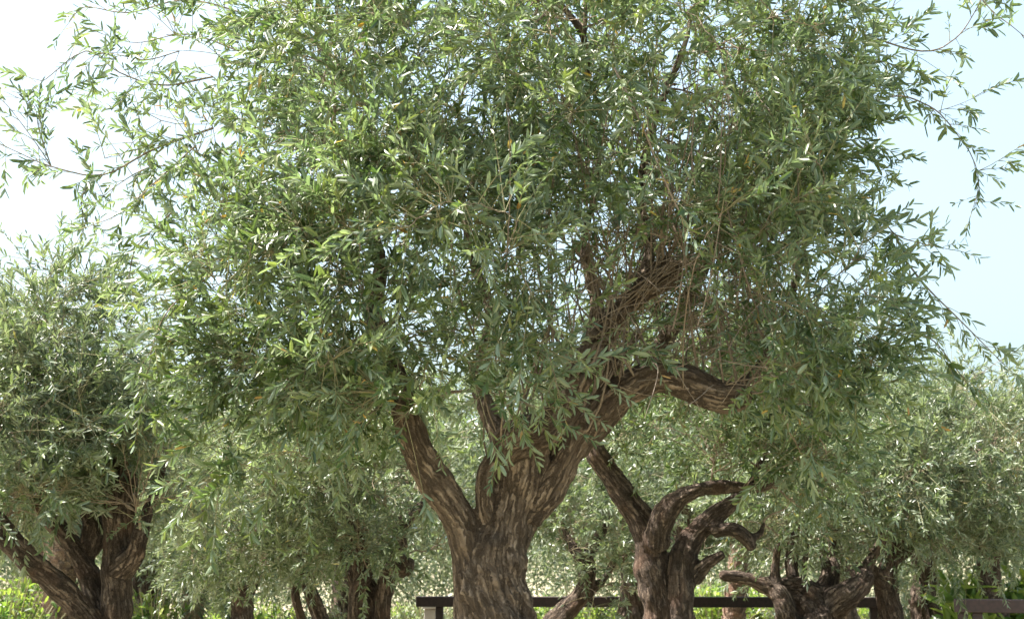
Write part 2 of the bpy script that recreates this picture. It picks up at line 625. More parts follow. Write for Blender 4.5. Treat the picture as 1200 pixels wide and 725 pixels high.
    V3, t3, q3, ti = leaves(bp_, dl, upv, LL, LL * leafW * RNG.uniform(.8, 1.3, m), tin, detail)
    link('foliage', mesh_np('foliage', V3 - base, tris=t3, quads=q3, attrs={'tint': ti}, smooth=False), leafmat, root)
    return m


def LM(Y, *pp):
    """limb control points: (px, py, radius_px[, depth offset])"""
    pts, rad = [], []
    for p in pp:
        dy = p[3] if len(p) > 3 else 0
        pts.append(P(p[0], p[1], Y + dy))
        rad.append(S(p[2], Y + dy))
    return pts, rad


def ground_px(Y):
    # image row of the ground at distance Y
    for py in range(500, 2500):
        x, y, z = ray(600, py)
        if EYE + z * Y / y <= 0: return py
    return 2500


TOTAL = 0
GROUP_BG = 'olive trees standing behind the main one'

# ---- main tree ----------------------------------------------------
YM = 6.8
gb = ground_px(YM)
base = P(584, gb, YM); base[2] = 0
limbs = [
    LM(YM, (588, gb + 25, 92), (586, gb - 60, 72), (584, 900, 58), (583, 780, 52), (581, 725, 50), (576, 690, 42), (577, 655, 38),
       (587, 622, 32), (598, 590, 28), (606, 562, 31), (612, 538, 34), (618, 515, 30), (632, 500, 22)),
    LM(YM, (560, 730, 30, -.02), (555, 685, 23, -.03), (547, 645, 18, -.05), (539, 608, 19, -.08), (517, 570, 19, -.12), (495, 538, 19, -.15),
       (480, 500, 17, -.2), (470, 455, 15, -.2), (450, 405, 13, -.1), (437, 360, 11, 0), (446, 310, 8, .1), (430, 250, 6, .15), (400, 180, 4, .2)),
    LM(YM, (590, 552, 14, -.04), (590, 528, 22, -.10), (604, 514, 25, -.14), (630, 508, 22, -.16), (652, 492, 19, -.15), (668, 462, 18, -.1), (690, 420, 16, -.05),
       (716, 378, 14, -.03), (748, 345, 14, -.06), (768, 330, 17, -.08), (790, 314, 17, -.08)),
    LM(YM, (612, 600, 26, .06), (645, 560, 22, .05), (672, 515, 20, .05), (700, 482, 19, 0), (735, 455, 18, -.05), (772, 442, 18, -.1),
       (806, 448, 19, -.12), (838, 462, 19, -.12), (862, 464, 17, -.1), (874, 460, 13, -.1)),
    LM(YM, (576, 622, 10, -.05), (569, 597, 12, -.08), (567, 572, 11, -.1), (572, 550, 12, -.1), (584, 535, 12, -.1)),
    LM(YM, (625, 590, 13, .0), (660, 535, 10, -.03), (690, 480, 8, -.03), (718, 430, 7, .0), (748, 390, 6, .05)),
    LM(YM, (690, 420, 13, .1), (700, 360, 8, .3), (684, 290, 5, .45), (702, 200, 4, .35), (688, 120, 4, .1), (684, 45, 4.5, -.2), (640, -15, 4, -.3)),
    LM(YM, (684, 45, 4, -.2), (686, 20, 3.5, -.22), (684, -20, 3, -.22)),
    LM(YM, (850, 462, 9, -.05), (880, 440, 6, .1), (905, 400, 5, .2), (930, 340, 4, .3), (950, 260, 3, .25)),
    LM(YM, (748, 345, 11, .05), (760, 290, 7, .2), (750, 230, 5, .25), (765, 150, 4, .2), (800, 60, 5, .1)),
    LM(YM, (598, 570, 20, .15), (588, 520, 13, .4), (562, 450, 9, .7), (575, 370, 8, .9), (548, 280, 6, .9), (555, 200, 4.5, .85), (535, 130, 3, .8)),
    LM(YM, (590, 660, 20, .12), (640, 560, 16, .55), (720, 480, 13, .9), (790, 380, 11, 1.1), (840, 280, 8, 1.1)),
]
names = ['trunk'] + ['limb'] * (len(limbs) - 1)
names[4] = 'trunk'
main = thing('olive_tree', 'large old olive tree with gnarled trunk, nearest the camera, crown filling the picture', 'olive tree', base)
sk = wood(main, base, limbs, M_BARK, .0075, 1.0, 11, names=names)
# cut stump end and water sprouts
bareP, bareR = [], []


def whip(a, b, r0, r1, bend=.08):
    a = np.array(a); b = np.array(b)
    L = np.linalg.norm(b - a)
    q = bez(a[None], (a + (b - a) * .33 + RNG.normal(size=3) * L * bend)[None],
            (a + (b - a) * .66 + RNG.normal(size=3) * L * bend)[None], b[None], 9)[0]
    bareP.append(q); bareR.append(np.linspace(r0, r1, 9))


ex = []
allp = np.vstack([s[0] for s in sk[2:4]])
for i in range(60):          # upright water sprouts out of the two big limbs
    a = allp[RNG.integers(len(allp))] + RNG.normal(size=3) * .03
    h = RNG.uniform(.5, 1.5)
    b = a + np.array([RNG.normal() * .28, RNG.normal() * .3, h])
    ex.append((a, b, RNG.uniform(.004, .009), .002))
rl = sk[3][0]
for i in range(16):          # bundled stems rising along the right limb
    k0 = int(len(rl) * RNG.uniform(.05, .32))
    a = rl[k0] + RNG.normal(size=3) * .02
    b = P(700 + RNG.normal() * 45, 395 + RNG.normal() * 40, YM + RNG.normal() * .12)
    r = RNG.uniform(.007, .013)
    m1 = rl[min(k0 + 5, len(rl) - 1)] + np.array([-.06, -.05, .03]) + RNG.normal(size=3) * .02
    q = bez(a[None], m1[None], (m1 * .4 + b * .6 + RNG.normal(size=3) * .05)[None], b[None], 9)[0]
    bareP.append(q); bareR.append(np.linspace(r, .003, 9))
for i in range(430):         # dead twig tangle round the cut limb
    a = P(RNG.uniform(670, 910), RNG.uniform(270, 460), YM + RNG.normal() * .26)
    b = a + RNG.normal(size=3) * np.array([.22, .2, .16]) + np.array([.05, 0, .02])
    whip(a, b, RNG.uniform(.0016, .0034), .001, .13)
for i in range(110):
    a = P(RNG.uniform(540, 900), RNG.uniform(150, 400), YM + RNG.normal() * .35)
    b = a + np.array([RNG.normal() * .12, RNG.normal() * .15, RNG.uniform(.25, .8)])
    whip(a, b, RNG.uniform(.003, .0055), .0015, .06)
for i in range(14):          # pale twigs arching over the cut limb
    a = P(735 + RNG.normal() * 14, 352 + RNG.normal() * 10, YM - .15)
    b = P(806 + RNG.normal() * 30, 310 + RNG.normal() * 22, YM - .25)
    whip(a, b, .0035, .0018, .08)
blobs = [
    blob(560, 60, YM, 260, 190, 1.1, .52), blob(370, 90, YM - .1, 135, 125, .7, .48), blob(300, 205, YM - .1, 85, 80, .5, .6),
    blob(410, 230, YM - .5, 135, 120, .5, 1.3),
    blob(300, 350, YM - .3, 105, 105, .5, 1.6), blob(245, 275, YM - .2, 60, 55, .35, 1.2), blob(330, 470, YM - .1, 125, 95, .5, 1.5), blob(268, 490, YM, 52, 90, .45, .9),
    blob(500, 290, YM - .8, 150, 130, .4, .95), blob(520, 400, YM - .6, 110, 80, .35, .8), blob(390, 400, YM - .6, 110, 90, .4, 1.0),
    blob(470, 180, YM + .3, 210, 150, .8, .45),
    blob(800, 90, YM, 220, 190, 1.1, .6), blob(900, 160, YM + .1, 92, 130, .7, 1.0), blob(860, 230, YM - .6, 130, 100, .4, .75),
    blob(945, 350, YM - .2, 100, 115, .6, 1.6), blob(950, 465, YM - .1, 105, 75, .5, 1.3), blob(990, 410, YM, 72, 95, .5, 1.0),
    blob(720, 250, YM + .95, 250, 200, .45, .75), blob(560, 420, YM + .9, 150, 110, .4, .8), blob(820, 400, YM + .9, 110, 110, .4, .8),
    blob(600, 435, YM - .55, 60, 50, .25, 2.2), blob(690, 395, YM - .5, 50, 45, .2, 1.2), blob(560, 330, YM - .7, 90, 80, .3, .9), blob(440, 500, YM - .4, 55, 60, .25, 1.0), blob(430, 330, YM - .5, 80, 90, .3, 1.1), blob(700, 190, YM - .5, 120, 110, .4, .6), blob(650, 290, YM - .35, 110, 80, .3, .65), blob(455, 425, YM - .6, 65, 70, .2, 2.6),
    blob(185, 60, YM, 85, 50, .35, .42), blob(165, 150, YM, 75, 60, .35, .42), blob(230, 110, YM + .1, 80, 90, .4, .4), blob(40, 150, YM - .1, 45, 45, .2, .3), blob(140, 215, YM, 60, 40, .3, .35), blob(320, 20, YM, 160, 70, .6, .3),
    blob(985, 50, YM, 70, 60, .5, .38), blob(720, -80, YM, 380, 80, .9, .32),
]
sprays = []


def spray(*pp, r0=.006, r1=.0015, Y=YM):
    sprays.append(([P(a, b, Y + c) for a, b, c in pp], r0, r1))


spray((985, 165, 0), (1010, 130, -.05), (1050, 112, -.1), (1095, 128, -.12), (1122, 158, -.14), (1140, 185, -.16), (1147, 215, -.17), (1140, 245, -.17), r0=.005)
spray((1100, 130, -.1), (1125, 122, -.1), (1160, 106, -.1), r0=.002, r1=.001)
spray((1147, 200, -.15), (1162, 193, -.15), (1178, 183, -.15), r0=.002, r1=.001)
spray((1010, 40, 0), (1080, 60, 0), (1120, 45, -.05), (1150, 0, -.1), (1170, -50, -.1), r0=.005)
spray((1120, -40, .1), (1160, 10, .1), (1185, 30, .1), (1215, 55, .1), r0=.004)
spray((960, 60, 0), (1010, 85, 0), (1060, 98, -.05), (1085, 95, -.1), r0=.005)
spray((1000, 200, 0), (1020, 205, 0), (1035, 198, 0), r0=.003)
spray((1030, 250, 0), (1050, 275, -.1), (1080, 285, -.12), (1112, 292, -.14), r0=.004)
spray((1050, 290, 0), (1085, 335, -.1), (1120, 370, -.15), (1150, 400, -.2), (1178, 428, -.2), r0=.005)
spray((1060, 380, 0), (1095, 400, -.1), (1115, 425, -.1), (1130, 445, -.1), r0=.004)
spray((250, 150, 0), (180, 175, 0), (120, 205, -.05), (60, 195, -.1), (20, 178, -.1), (-20, 160, -.1), r0=.006)
spray((60, 195, 0), (40, 165, 0), (5, 120, 0), (-15, 110, 0), r0=.003)
spray((210, 60, -.1), (170, 70, -.1), (120, 62, -.1), (92, 78, -.1), r0=.003)
spray((230, 200, .2), (180, 195, .2), (140, 215, .2), (110, 240, .2), r0=.004)
spray((110, 205, 0), (95, 235, 0), (100, 260, 0), (92, 280, 0), r0=.003)
spray((60, 195, 0), (45, 150, 0), (40, 125, 0), (15, 112, 0), r0=.003)
spray((250, 90, 0), (190, 100, 0), (140, 85, 0), (100, 60, 0), (50, 95, 0), (38, 92, 0), r0=.005)
spray((300, 20, 0), (220, 0, 0), (150, 15, 0), (100, 8, 0), (82, 25, 0), r0=.005)
spray((280, 60, .2), (220, 40, .2), (160, 50, .2), (120, 40, .2), r0=.004)
spray((230, 170, -.3), (180, 215, -.3), (140, 250, -.3), (105, 265, -.3), r0=.004)
spray((200, 250, -.3), (160, 290, -.3), (150, 330, -.3), r0=.004)
spray((250, 320, -.3), (200, 360, -.3), (180, 400, -.3), (175, 430, -.3), r0=.004)
spray((720, 80, -.9), (740, 120, -1.), (760, 165, -1.), (785, 225, -1.), (800, 255, -1.), r0=.005, r1=.003)
spray((735, 365, -.3), (755, 400, -.35), (770, 430, -.35), r0=.004, r1=.002)
spray((560, 455, -.5), (610, 470, -.6), (640, 480, -.6), (655, 475, -.6), r0=.003)
spray((620, 395, -.6), (640, 410, -.7), (650, 440, -.7), (655, 460, -.7), r0=.003)
spray((900, 130, 0), (950, 100, 0), (1000, 70, 0), (1040, 20, 0), (1060, -30, 0), r0=.006)
TOTAL += crown(main, base, sk, blobs, 150, 620, 6000, M_LEAF, 1, extra=ex, sprays=sprays, skip=1,
               bare=(np.array(bareP), np.array(bareR)),
               voids=[(P(800, 375, YM - .15), np.array([.40, .75, .27])), (P(800, 455, YM - .5), np.array([.38, .5, .15])), (P(700, 330, YM - .3), np.array([.25, .5, .2]))], leafL=(.047, .074), spacing=.022, leafW=.245)


# ---- other olive trees --------------------------------------------
def olive(label, Y, bx, limbs_, blobs_, n1, n2, nsh, bark=M_BARK2, leafmat=M_LEAF_GREY, detail=0, voxel=.014, seed=1, amp=1.1,
          group=GROUP_BG, sprays=None, **kw):
    global TOTAL
    b = P(bx, 700, Y); b[2] = 0
    t = thing('olive_tree', label, 'olive tree', b, group)
    s = wood(t, b, limbs_, bark, voxel, amp, seed)
    TOTAL += crown(t, b, s, blobs_, n1, n2, nsh, leafmat, detail, sprays=sprays, skip=1, **kw)
    return t


# left edge tree
Y = 8.6; g = ground_px(Y)
sp = []
for c in ([(60, 330, 0), (60, 310, 0), (72, 285, 0)], [(120, 340, 0), (135, 310, 0), (150, 290, 0)], [(40, 380, 0), (20, 340, 0), (5, 325, 0)],
          [(95, 330, 0), (105, 300, 0), (110, 282, 0)], [(20, 400, 0), (-5, 370, 0), (-25, 360, 0)], [(150, 380, 0), (175, 350, 0), (190, 345, 0)],
          [(170, 560, 0), (210, 570, -.3), (240, 600, -.3)]):
    sp.append(([P(a, b, Y + d) for a, b, d in c], .004, .0015))
olive('olive tree at the left edge with three dark limbs fanning out low', Y, 132,
      [LM(Y, (128, g, 40), (131, 800, 26), (136, 725, 17), (138, 680, 16), (138, 640, 17), (140, 605, 17), (144, 570, 16), (150, 530, 13), (158, 480, 9), (165, 420, 6)),
       LM(Y, (122, 770, 18), (95, 716, 15, -.1), (62, 680, 16, -.2), (30, 652, 15, -.3), (5, 622, 15, -.35), (-25, 580, 12, -.4), (-40, 500, 8, -.4)),
       LM(Y, (118, 740, 14, .05), (106, 680, 14, .08), (84, 640, 11, .1), (58, 606, 12, .15), (40, 575, 11, .2), (35, 520, 9, .2), (55, 440, 6, .2)),
       LM(Y, (138, 670, 16), (157, 652, 12, -.1), (163, 632, 10, -.15), (168, 612, 8, -.1), (182, 575, 5, 0), (200, 520, 3.5, .1)),
       LM(Y, (100, 655, 10, .1), (112, 620, 13, .15), (104, 600, 11, .2), (100, 540, 8, .2), (100, 450, 6, .2))],
      [blob(80, 440, Y, 105, 115, .7, .7), blob(40, 500, Y - .2, 120, 90, .7, 1.2), blob(190, 540, Y - .1, 70, 75, .5, 1.2), blob(105, 375, Y, 45, 45, .5, .45),
       blob(-30, 560, Y, 60, 90, .6, 1.2), blob(70, 345, Y, 55, 42, .5, .45), blob(120, 530, Y - .5, 110, 60, .3, 1.1), blob(0, 440, Y, 90, 70, .6, .8), blob(165, 575, Y - .4, 80, 45, .3, 2.0), blob(40, 570, Y - .4, 70, 40, .3, 1.0)],
      55, 260, 2100, seed=21, detail=1, sprays=sp, leafW=.24, voxel=.011)

# second tree, right of the main trunk
Y = 8.9; g = ground_px(Y)
olive('dark olive tree right of the main trunk with a curved limb and crooked stub', Y, 785,
      [LM(Y, (785, g, 48), (782, 800, 34), (774, 725, 22), (768, 680, 19), (761, 640, 19), (752, 612, 17), (736, 587, 15), (718, 560, 14), (702, 535, 12), (690, 505, 10), (690, 450, 7)),
       LM(Y, (800, 770, 18, -.05), (796, 710, 16, -.06), (799, 660, 16, -.05), (812, 628, 14, 0), (838, 604, 12, 0), (860, 588, 9, 0), (885, 560, 7, .1), (910, 500, 7, .2)),
       LM(Y, (768, 640, 14, -.1), (774, 612, 14, -.15), (790, 588, 12, -.2), (818, 573, 10, -.2), (850, 570, 8, -.1), (895, 568, 7, 0), (930, 530, 5, .1)),
       LM(Y, (836, 622, 10, -.05), (858, 620, 9, -.1), (874, 630, 9, -.12), (882, 642, 7, -.12)),
       LM(Y, (812, 675, 11, -.05), (828, 660, 8, -.1), (848, 648, 6, -.15)),
       LM(Y, (874, 632, 6, -.1), (890, 626, 4, -.1), (895, 612, 3, -.1))],
      [blob(800, 490, Y + .3, 120, 55, .7, 1.0), blob(900, 520, Y, 90, 60, .6, 1.2), blob(950, 560, Y - .1, 70, 40, .5, 1.1), blob(700, 480, Y + .3, 60, 50, .4, .8),
       blob(850, 430, Y + .2, 140, 60, .7, 1.0), blob(720, 540, Y - .1, 25, 35, .2, .7)],
      50, 220, 1300, bark=M_BARK2, leafmat=M_LEAF, seed=33, voxel=.011)

# pair behind left of the trunk
Y = 10.2; g = ground_px(Y)
olive('stout olive tree with a fluted hollow trunk just left of the main trunk', Y, 435,
      [LM(Y, (438, g, 36), (436, 770, 24), (433, 725, 17), (430, 700, 15), (425, 675, 12), (420, 640, 10), (410, 590, 7)),
       LM(Y, (446, 760, 12, -.05), (448, 715, 10, -.08), (452, 685, 11, -.08), (462, 665, 11, -.1), (470, 645, 10, -.1), (468, 622, 10, -.1), (480, 604, 8, -.1), (495, 590, 6, 0), (500, 560, 5, 0)),
       LM(Y, (420, 760, 12, -.1), (416, 715, 8, -.15), (420, 688, 9, -.15), (430, 672, 8, -.1)),
       LM(Y, (462, 668, 9, -.15), (476, 668, 7, -.2), (480, 655, 5, -.2)),
       LM(Y, (424, 690, 10, .1), (400, 640, 8, .3), (380, 590, 6, .3))],
      [blob(440, 570, Y, 110, 70, .8, 1.0), blob(400, 640, Y - .1, 60, 40, .4, .8), blob(490, 620, Y + .3, 50, 40, .4, .8), blob(460, 640, Y - .4, 22, 30, .2, 1.5),
       blob(370, 540, Y, 100, 60, .7, 1.0), blob(480, 520, Y + .4, 80, 50, .5, 1.1)],
      40, 180, 1250, seed=41)
Y = 11.0; g = ground_px(Y)
olive('slim olive tree with a split, forking trunk left of the fluted one', Y, 375,
      [LM(Y, (385, g, 26), (384, 770, 17), (375, 725, 10), (366, 700, 9), (360, 680, 9), (354, 655, 8), (344, 630, 7), (332, 605, 6), (320, 560, 5)),
       LM(Y, (366, 755, 7, -.05), (350, 712, 6, -.1), (346, 692, 5, -.1), (350, 680, 4, -.1)),
       LM(Y, (356, 675, 6), (366, 650, 5, .1), (372, 620, 5, .1), (380, 580, 4, .1)),
       LM(Y, (345, 632, 6), (326, 650, 4, -.1), (320, 640, 3, -.1))],
      [blob(320, 590, Y, 110, 75, .8, 1.0), blob(250, 620, Y + .2, 80, 60, .7, .9), blob(300, 660, Y, 80, 35, .5, .7), blob(380, 650, Y + .3, 50, 40, .4, .7)],
      40, 180, 1250, seed=43)

# trunk behind, between main and second tree
Y = 12.0; g = ground_px(Y)
olive('small olive tree with bent dark limb in the gap between the two biggest trunks', Y, 650,
      [LM(Y, (630, g, 30), (632, 780, 20), (645, 735, 13), (668, 712, 12), (684, 694, 11), (690, 670, 10), (686, 652, 9), (700, 632, 6), (715, 600, 5)),
       LM(Y, (684, 660, 7), (665, 630, 5, .2), (650, 600, 4, .3)),
       LM(Y, (686, 700, 7), (705, 680, 5, .1), (725, 650, 4, .2))],
      [blob(700, 620, Y, 65, 50, .6, 1.1), blob(660, 595, Y + .3, 45, 45, .5, .9), blob(668, 650, Y + .2, 22, 35, .3, .9), blob(715, 680, Y - .1, 45, 35, .4, .9), blob(720, 570, Y, 60, 40, .6, .9), blob(690, 530, Y + .3, 80, 45, .5, 1.0)],
      30, 120, 800, seed=51)

# knotty trees at right
Y = 10.5; g = ground_px(Y)
olive('broad knotty olive tree right of centre with cut stubs and a low sideways limb', Y, 945,
      [LM(Y, (945, g, 62), (945, 780, 50), (948, 735, 36), (945, 705, 26), (930, 692, 18), (912, 692, 12)),
       LM(Y, (925, 740, 16, -.1), (918, 705, 12, -.15), (905, 690, 9, -.1), (885, 680, 8, -.1), (865, 676, 7, -.1), (845, 673, 6, -.1)),
       LM(Y, (960, 720, 24), (980, 705, 16, -.1), (998, 694, 15, -.15), (1012, 680, 13, -.1), (1018, 660, 8, 0), (1040, 620, 6, 0)),
       LM(Y, (912, 690, 7, -.1), (908, 665, 6, -.1), (912, 640, 4, -.1), (914, 632, 3, -.1)),
       LM(Y, (930, 690, 8, .1), (928, 660, 8, .15), (930, 630, 6, .2), (935, 580, 5, .2)),
       LM(Y, (944, 690, 5, -.1), (943, 660, 4, -.1), (950, 632, 3, -.1)),
       LM(Y, (962, 695, 14, .1), (975, 672, 12, .1), (970, 640, 8, .2), (990, 590, 6, .2))],
      [blob(960, 600, Y + .2, 100, 60, .7, 1.1), blob(1030, 560, Y, 90, 70, .7, 1.1), blob(980, 650, Y + .3, 60, 30, .3, .6), blob(880, 630, Y + .4, 60, 50, .4, .8)],
      40, 180, 1250, seed=61, amp=1.6)
Y = 10.9; g = ground_px(Y)
spr = []
for c in ([(1130, 450, 0), (1160, 430, 0), (1175, 420, 0)], [(1170, 470, 0), (1195, 450, 0), (1215, 440, 0)], [(1100, 450, 0), (1120, 435, 0), (1130, 420, 0)],
          [(1150, 520, 0), (1185, 530, 0), (1205, 545, 0)]):
    spr.append(([P(a, b, Y + d) for a, b, d in c], .004, .0015))
olive('upright olive tree at the right, behind the dark rail, with a dense drooping crown', Y, 1045,
      [LM(Y, (1048, g, 32), (1046, 780, 24), (1042, 725, 14), (1040, 700, 13), (1040, 670, 12), (1046, 645, 10), (1056, 615, 8), (1066, 585, 6), (1075, 530, 4)),
       LM(Y, (1040, 690, 8), (1018, 668, 9, -.1), (1008, 676, 9, -.12), (1004, 690, 7, -.12)),
       LM(Y, (1044, 660, 7), (1070, 640, 5, .1), (1110, 600, 4, .2), (1130, 540, 4, .2))],
      [blob(1110, 560, Y, 100, 80, .8, 1.2), blob(1060, 500, Y + .3, 90, 60, .7, 1.0), blob(1150, 500, Y, 70, 60, .6, .8), blob(1090, 640, Y - .1, 70, 40, .5, 1.0),
       blob(1170, 620, Y, 45, 45, .5, .9)],
      45, 200, 1500, seed=71, sprays=spr)


# far row: one built, the rest copied
def copy_tree(o, loc, rz, sc, label):
    r = o.copy()
    COL.objects.link(r)
    r.location = loc
    r.rotation_euler = (0, 0, rz)
    r.scale = (sc, sc, sc)
    r['label'] = label
    for ch in list(o.children):
        c = ch.copy()
        COL.objects.link(c)
        c.parent = r
    return r


Y = 15.0
g = ground_px(Y)
far = olive('grey-green far olive tree behind the forking slim one, its crown low over the shrubs', Y, 280,
            [LM(Y, (280, g, 20), (282, 740, 15), (284, 700, 11), (276, 670, 8), (262, 640, 6), (250, 600, 4)),
             LM(Y, (284, 705, 9), (300, 670, 7, .2), (318, 630, 5, .3), (325, 590, 4, .3)),
             LM(Y, (282, 700, 7), (282, 660, 6, -.3), (290, 620, 4, -.5))],
            [blob(280, 600, Y, 105, 75, 1.1, 1.0), blob(225, 640, Y, 60, 45, .8, .8), blob(340, 640, Y, 60, 45, .8, .8)],
            35, 150, 1500, seed=81, voxel=.02, group='far row of olive trees', leafW=.3)
for (px, Yf, rz, sc, lab) in [
    (170, 16.0, 2.1, 1.3, 'far olive tree between the left edge tree and the thin palm trunk'),
    (590, 15.5, 1.0, 1.3, 'far olive tree standing straight behind the main trunk, crown showing either side'),
    (790, 17.5, 4.0, 1.35, 'far olive tree hidden behind the second trunk, right of the gap'),
    (985, 16.0, 5.2, 1.3, 'far olive tree behind the broad knotty trunk'),
    (1165, 17.0, 3.0, 1.25, 'far olive tree behind the crown at the right edge'),
    (405, 18.0, 1.7, 1.4, 'far olive tree behind the fluted hollow trunk'),
    (745, 19.0, 2.6, 1.3, 'far olive tree just left of the second trunk, behind the bent dark limb'),
    (1085, 18.5, 4.6, 1.35, 'far olive tree behind the upright olive, left of the right railing'),
    (40, 17.5, .6, 1.3, 'far olive tree behind the thick palm at the left edge')]:
    b = P(px, 700, Yf); b[2] = 0
    copy_tree(far, b, rz, sc, lab)


# ------------------------------------------------------------------ palms
def palm(label, foot, top, r, seed, nfr=26, fl=1.9):
    rr = np.random.default_rng(seed)
    foot = np.array(foot); top = np.array(top)
    root = thing('palm_tree', label, 'palm tree', foot, 'palms behind the olive trees')
    H = top - foot
    L = np.linalg.norm(H)
    ax = H / L
    A = norm(np.cross(ax, np.array([0, 1, 0])))
    B = np.cross(ax, A)
    # trunk core with woven rows of old leaf bases as real wedges
    n, k = 24, 20
    V, Q = [], []
    for i in range(n + 1):
        t = i / n
        rad = r * (1.12 - .15 * t) * .88
        for j in range(k):
            a = j / k * 6.2832
            V.append(H * t + rad * (A * math.cos(a) + B * math.sin(a)))
    for i in range(n):
        for j in range(k):
            Q.append((i * k + j, i * k + (j + 1) % k, (i + 1) * k + (j + 1) % k, (i + 1) * k + j))
    rows = int(L / .085)
    per = 11
    for i in range(rows):
        t = i / rows
        rad = r * (1.12 - .15 * t) * .86
        for j in range(per):
            a = (j + .5 * (i % 2)) / per * 6.2832 + rr.normal() * .06
            o = A * math.cos(a) + B * math.sin(a)
            s = np.cross(ax, o)
            c = H * t + o * rad
            w = r * .30
            h = .12 * rr.uniform(.8, 1.2)
            out = r * rr.uniform(.14, .30)
            i0 = len(V)
            V += [c - s * w, c + s * w, c + o * out * .5 - ax * .02,
                  c - s * w * .6 + o * out + ax * h, c + s * w * .6 + o * out + ax * h, c + ax * h * .8]
            Q += [(i0, i0 + 2, i0 + 4, i0 + 3), (i0 + 2, i0 + 1, i0 + 4, i0 + 4)] if False else [(i0, i0 + 1, i0 + 4, i0 + 3), (i0 + 3, i0 + 4, i0 + 5, i0 + 5)][:1]
            Q += [(i0, i0 + 3, i0 + 5, i0 + 2), (i0 + 1, i0 + 2, i0 + 5, i0 + 4)]
    V = np.array(V)
    Q = np.array(Q)
    ang = np.arctan2(V @ B, V @ A)
    bc = np.stack([np.cos(ang) * .3, np.sin(ang) * .3, (V @ ax) * 5 + np.floor((V @ ax) / .085)], 1)
    link('trunk', mesh_np('trunk', V, quads=Q, vec={'bark': bc}, smooth=False), M_PALM, root)
    # fronds
    for f in range(nfr):
        a = f * 2.39996
        el = math.radians(rr.uniform(-35, 80) if f % 4 else rr.uniform(55, 85))
        o = A * math.cos(a) + B * math.sin(a)
        m = 26
        ptsf = []
        p = H.copy()
        d = norm(o * math.cos(el) + np.array([0, 0, 1.0]) * math.sin(el))
        ln = fl * rr.uniform(.8, 1.1)
        for i in range(m):
            ptsf.append(p.copy())
            p = p + d * ln / m
            d = norm(d + np.array([0, 0, -.055]) - .0 * o)
        ptsf = np.array(ptsf)
        Vr, qr, br = tubes(ptsf[None], np.linspace(.02, .004, m)[None], 4)
        T = norm(np.gradient(ptsf, axis=0))
        sd = norm(np.cross(T, np.array([0, 0, 1.0]) + o * .3))
        bp, dd = [], []
        for sgn in (-1, 1):
            for rep in (0, .5):
                ii = np.arange(3, m - 1)
                bp.append(ptsf[ii] + (ptsf[ii + 1] - ptsf[ii]) * rep)
                dd.append(norm(T[ii] * .8 + sd[ii] * sgn + np.array([0, 0, -.15]) + rr.normal(size=(len(ii), 3)) * .08))
        bp = np.vstack(bp); dd = np.vstack(dd)
        Ll = np.full(len(bp), .32) * rr.uniform(.8, 1.1, len(bp))
        Vl, tl, ql, ti = leaves(bp, dd, np.tile(np.array([[0, 0, 1.0]]), (len(bp), 1)) + dd * .1, Ll, np.full(len(bp), .022),
                                rr.random(len(bp)) * .9, 0)
        nv = len(Vr)
        V_ = np.vstack([Vr, Vl])
        me = mesh_np('frond', V_, tris=tl + nv, quads=qr, attrs={'tint': np.concatenate([np.full(nv, .95), ti])}, smooth=False)
        link('frond', me, M_FROND, root)
    return root


def gp(px, Y):
    p = P(px, 700, Y); p[2] = 0
    return p


palm('thick palm trunk with a rough scaly surface behind the left edge tree', gp(58, 15.5), P(88, 500, 15.5), S(20, 15.5), 5, fl=1.6)
palm('short thin palm with a ringed pinkish trunk left of the slim forking olive', gp(226, 19), P(228, 668, 19), S(12, 19), 6, nfr=18, fl=1.2)
palm('thin palm behind the low sideways limb of the knotty tree, its trunk crossing the rail', gp(853, 20.5), P(884, 478, 20.5), S(12, 20.5), 7, nfr=18, fl=1.4)


# ------------------------------------------------------------------ timber railings
M_RAIL = plain_mat('stained_timber', (.040, .023, .021), .75, (.022, .014, .013), 30)
M_WHITE = plain_mat('pale_post', (.42, .39, .36), .7, (.32, .29, .27), 12)


def box(V, Q, c, sx, sy, sz, rz=0):
    i = len(V)
    ca, sa = math.cos(rz), math.sin(rz)
    for dz in (-1, 1):
        for dx, dy in ((-1, -1), (1, -1), (1, 1), (-1, 1)):
            x, y = dx * sx / 2, dy * sy / 2
            V.append((c[0] + x * ca - y * sa, c[1] + x * sa + y * ca, c[2] + dz * sz / 2))
    for f in ((0, 3, 2, 1), (4, 5, 6, 7), (0, 1, 5, 4), (1, 2, 6, 5), (2, 3, 7, 6), (3, 0, 4, 7)):
        Q.append(tuple(i + a for a in f))


def bevelled(name, V, Q, mat, parent, w=.008):
    o = link(name, mesh_np(name, np.array(V, float), quads=np.array(Q), smooth=False), mat, parent)
    bv = o.modifiers.new('bevel', 'BEVEL')
    bv.width = w
    bv.segments = 2
    return o


def railing(label, p0, p1, h, th, posts, white=()):
    p0 = np.array(p0); p1 = np.array(p1)
    root = thing('timber_railing', label, 'railing', (p0 + p1) / 2, 'dark timber railings')
    d = p1 - p0
    L = np.linalg.norm(d)
    rz = math.atan2(d[1], d[0])
    V, Q = [], []
    box(V, Q, (0, 0, h - th / 2), L, .16, th, rz)
    bevelled('top_rail', V, Q, M_RAIL, root)
    u = d / L
    V, Q = [], []
    box(V, Q, (0, 0, .30), L, .06, .09, rz)
    bevelled('bottom_rail', V, Q, M_RAIL, root)
    for s in posts:
        V, Q = [], []
        c = u * (s - .5) * L
        box(V, Q, (c[0], c[1], (h - th) / 2), .10, .10, h - th - .004, rz)
        bevelled('post', V, Q, M_RAIL, root)
    return root


def railpt(px, Y): return gp(px, Y)


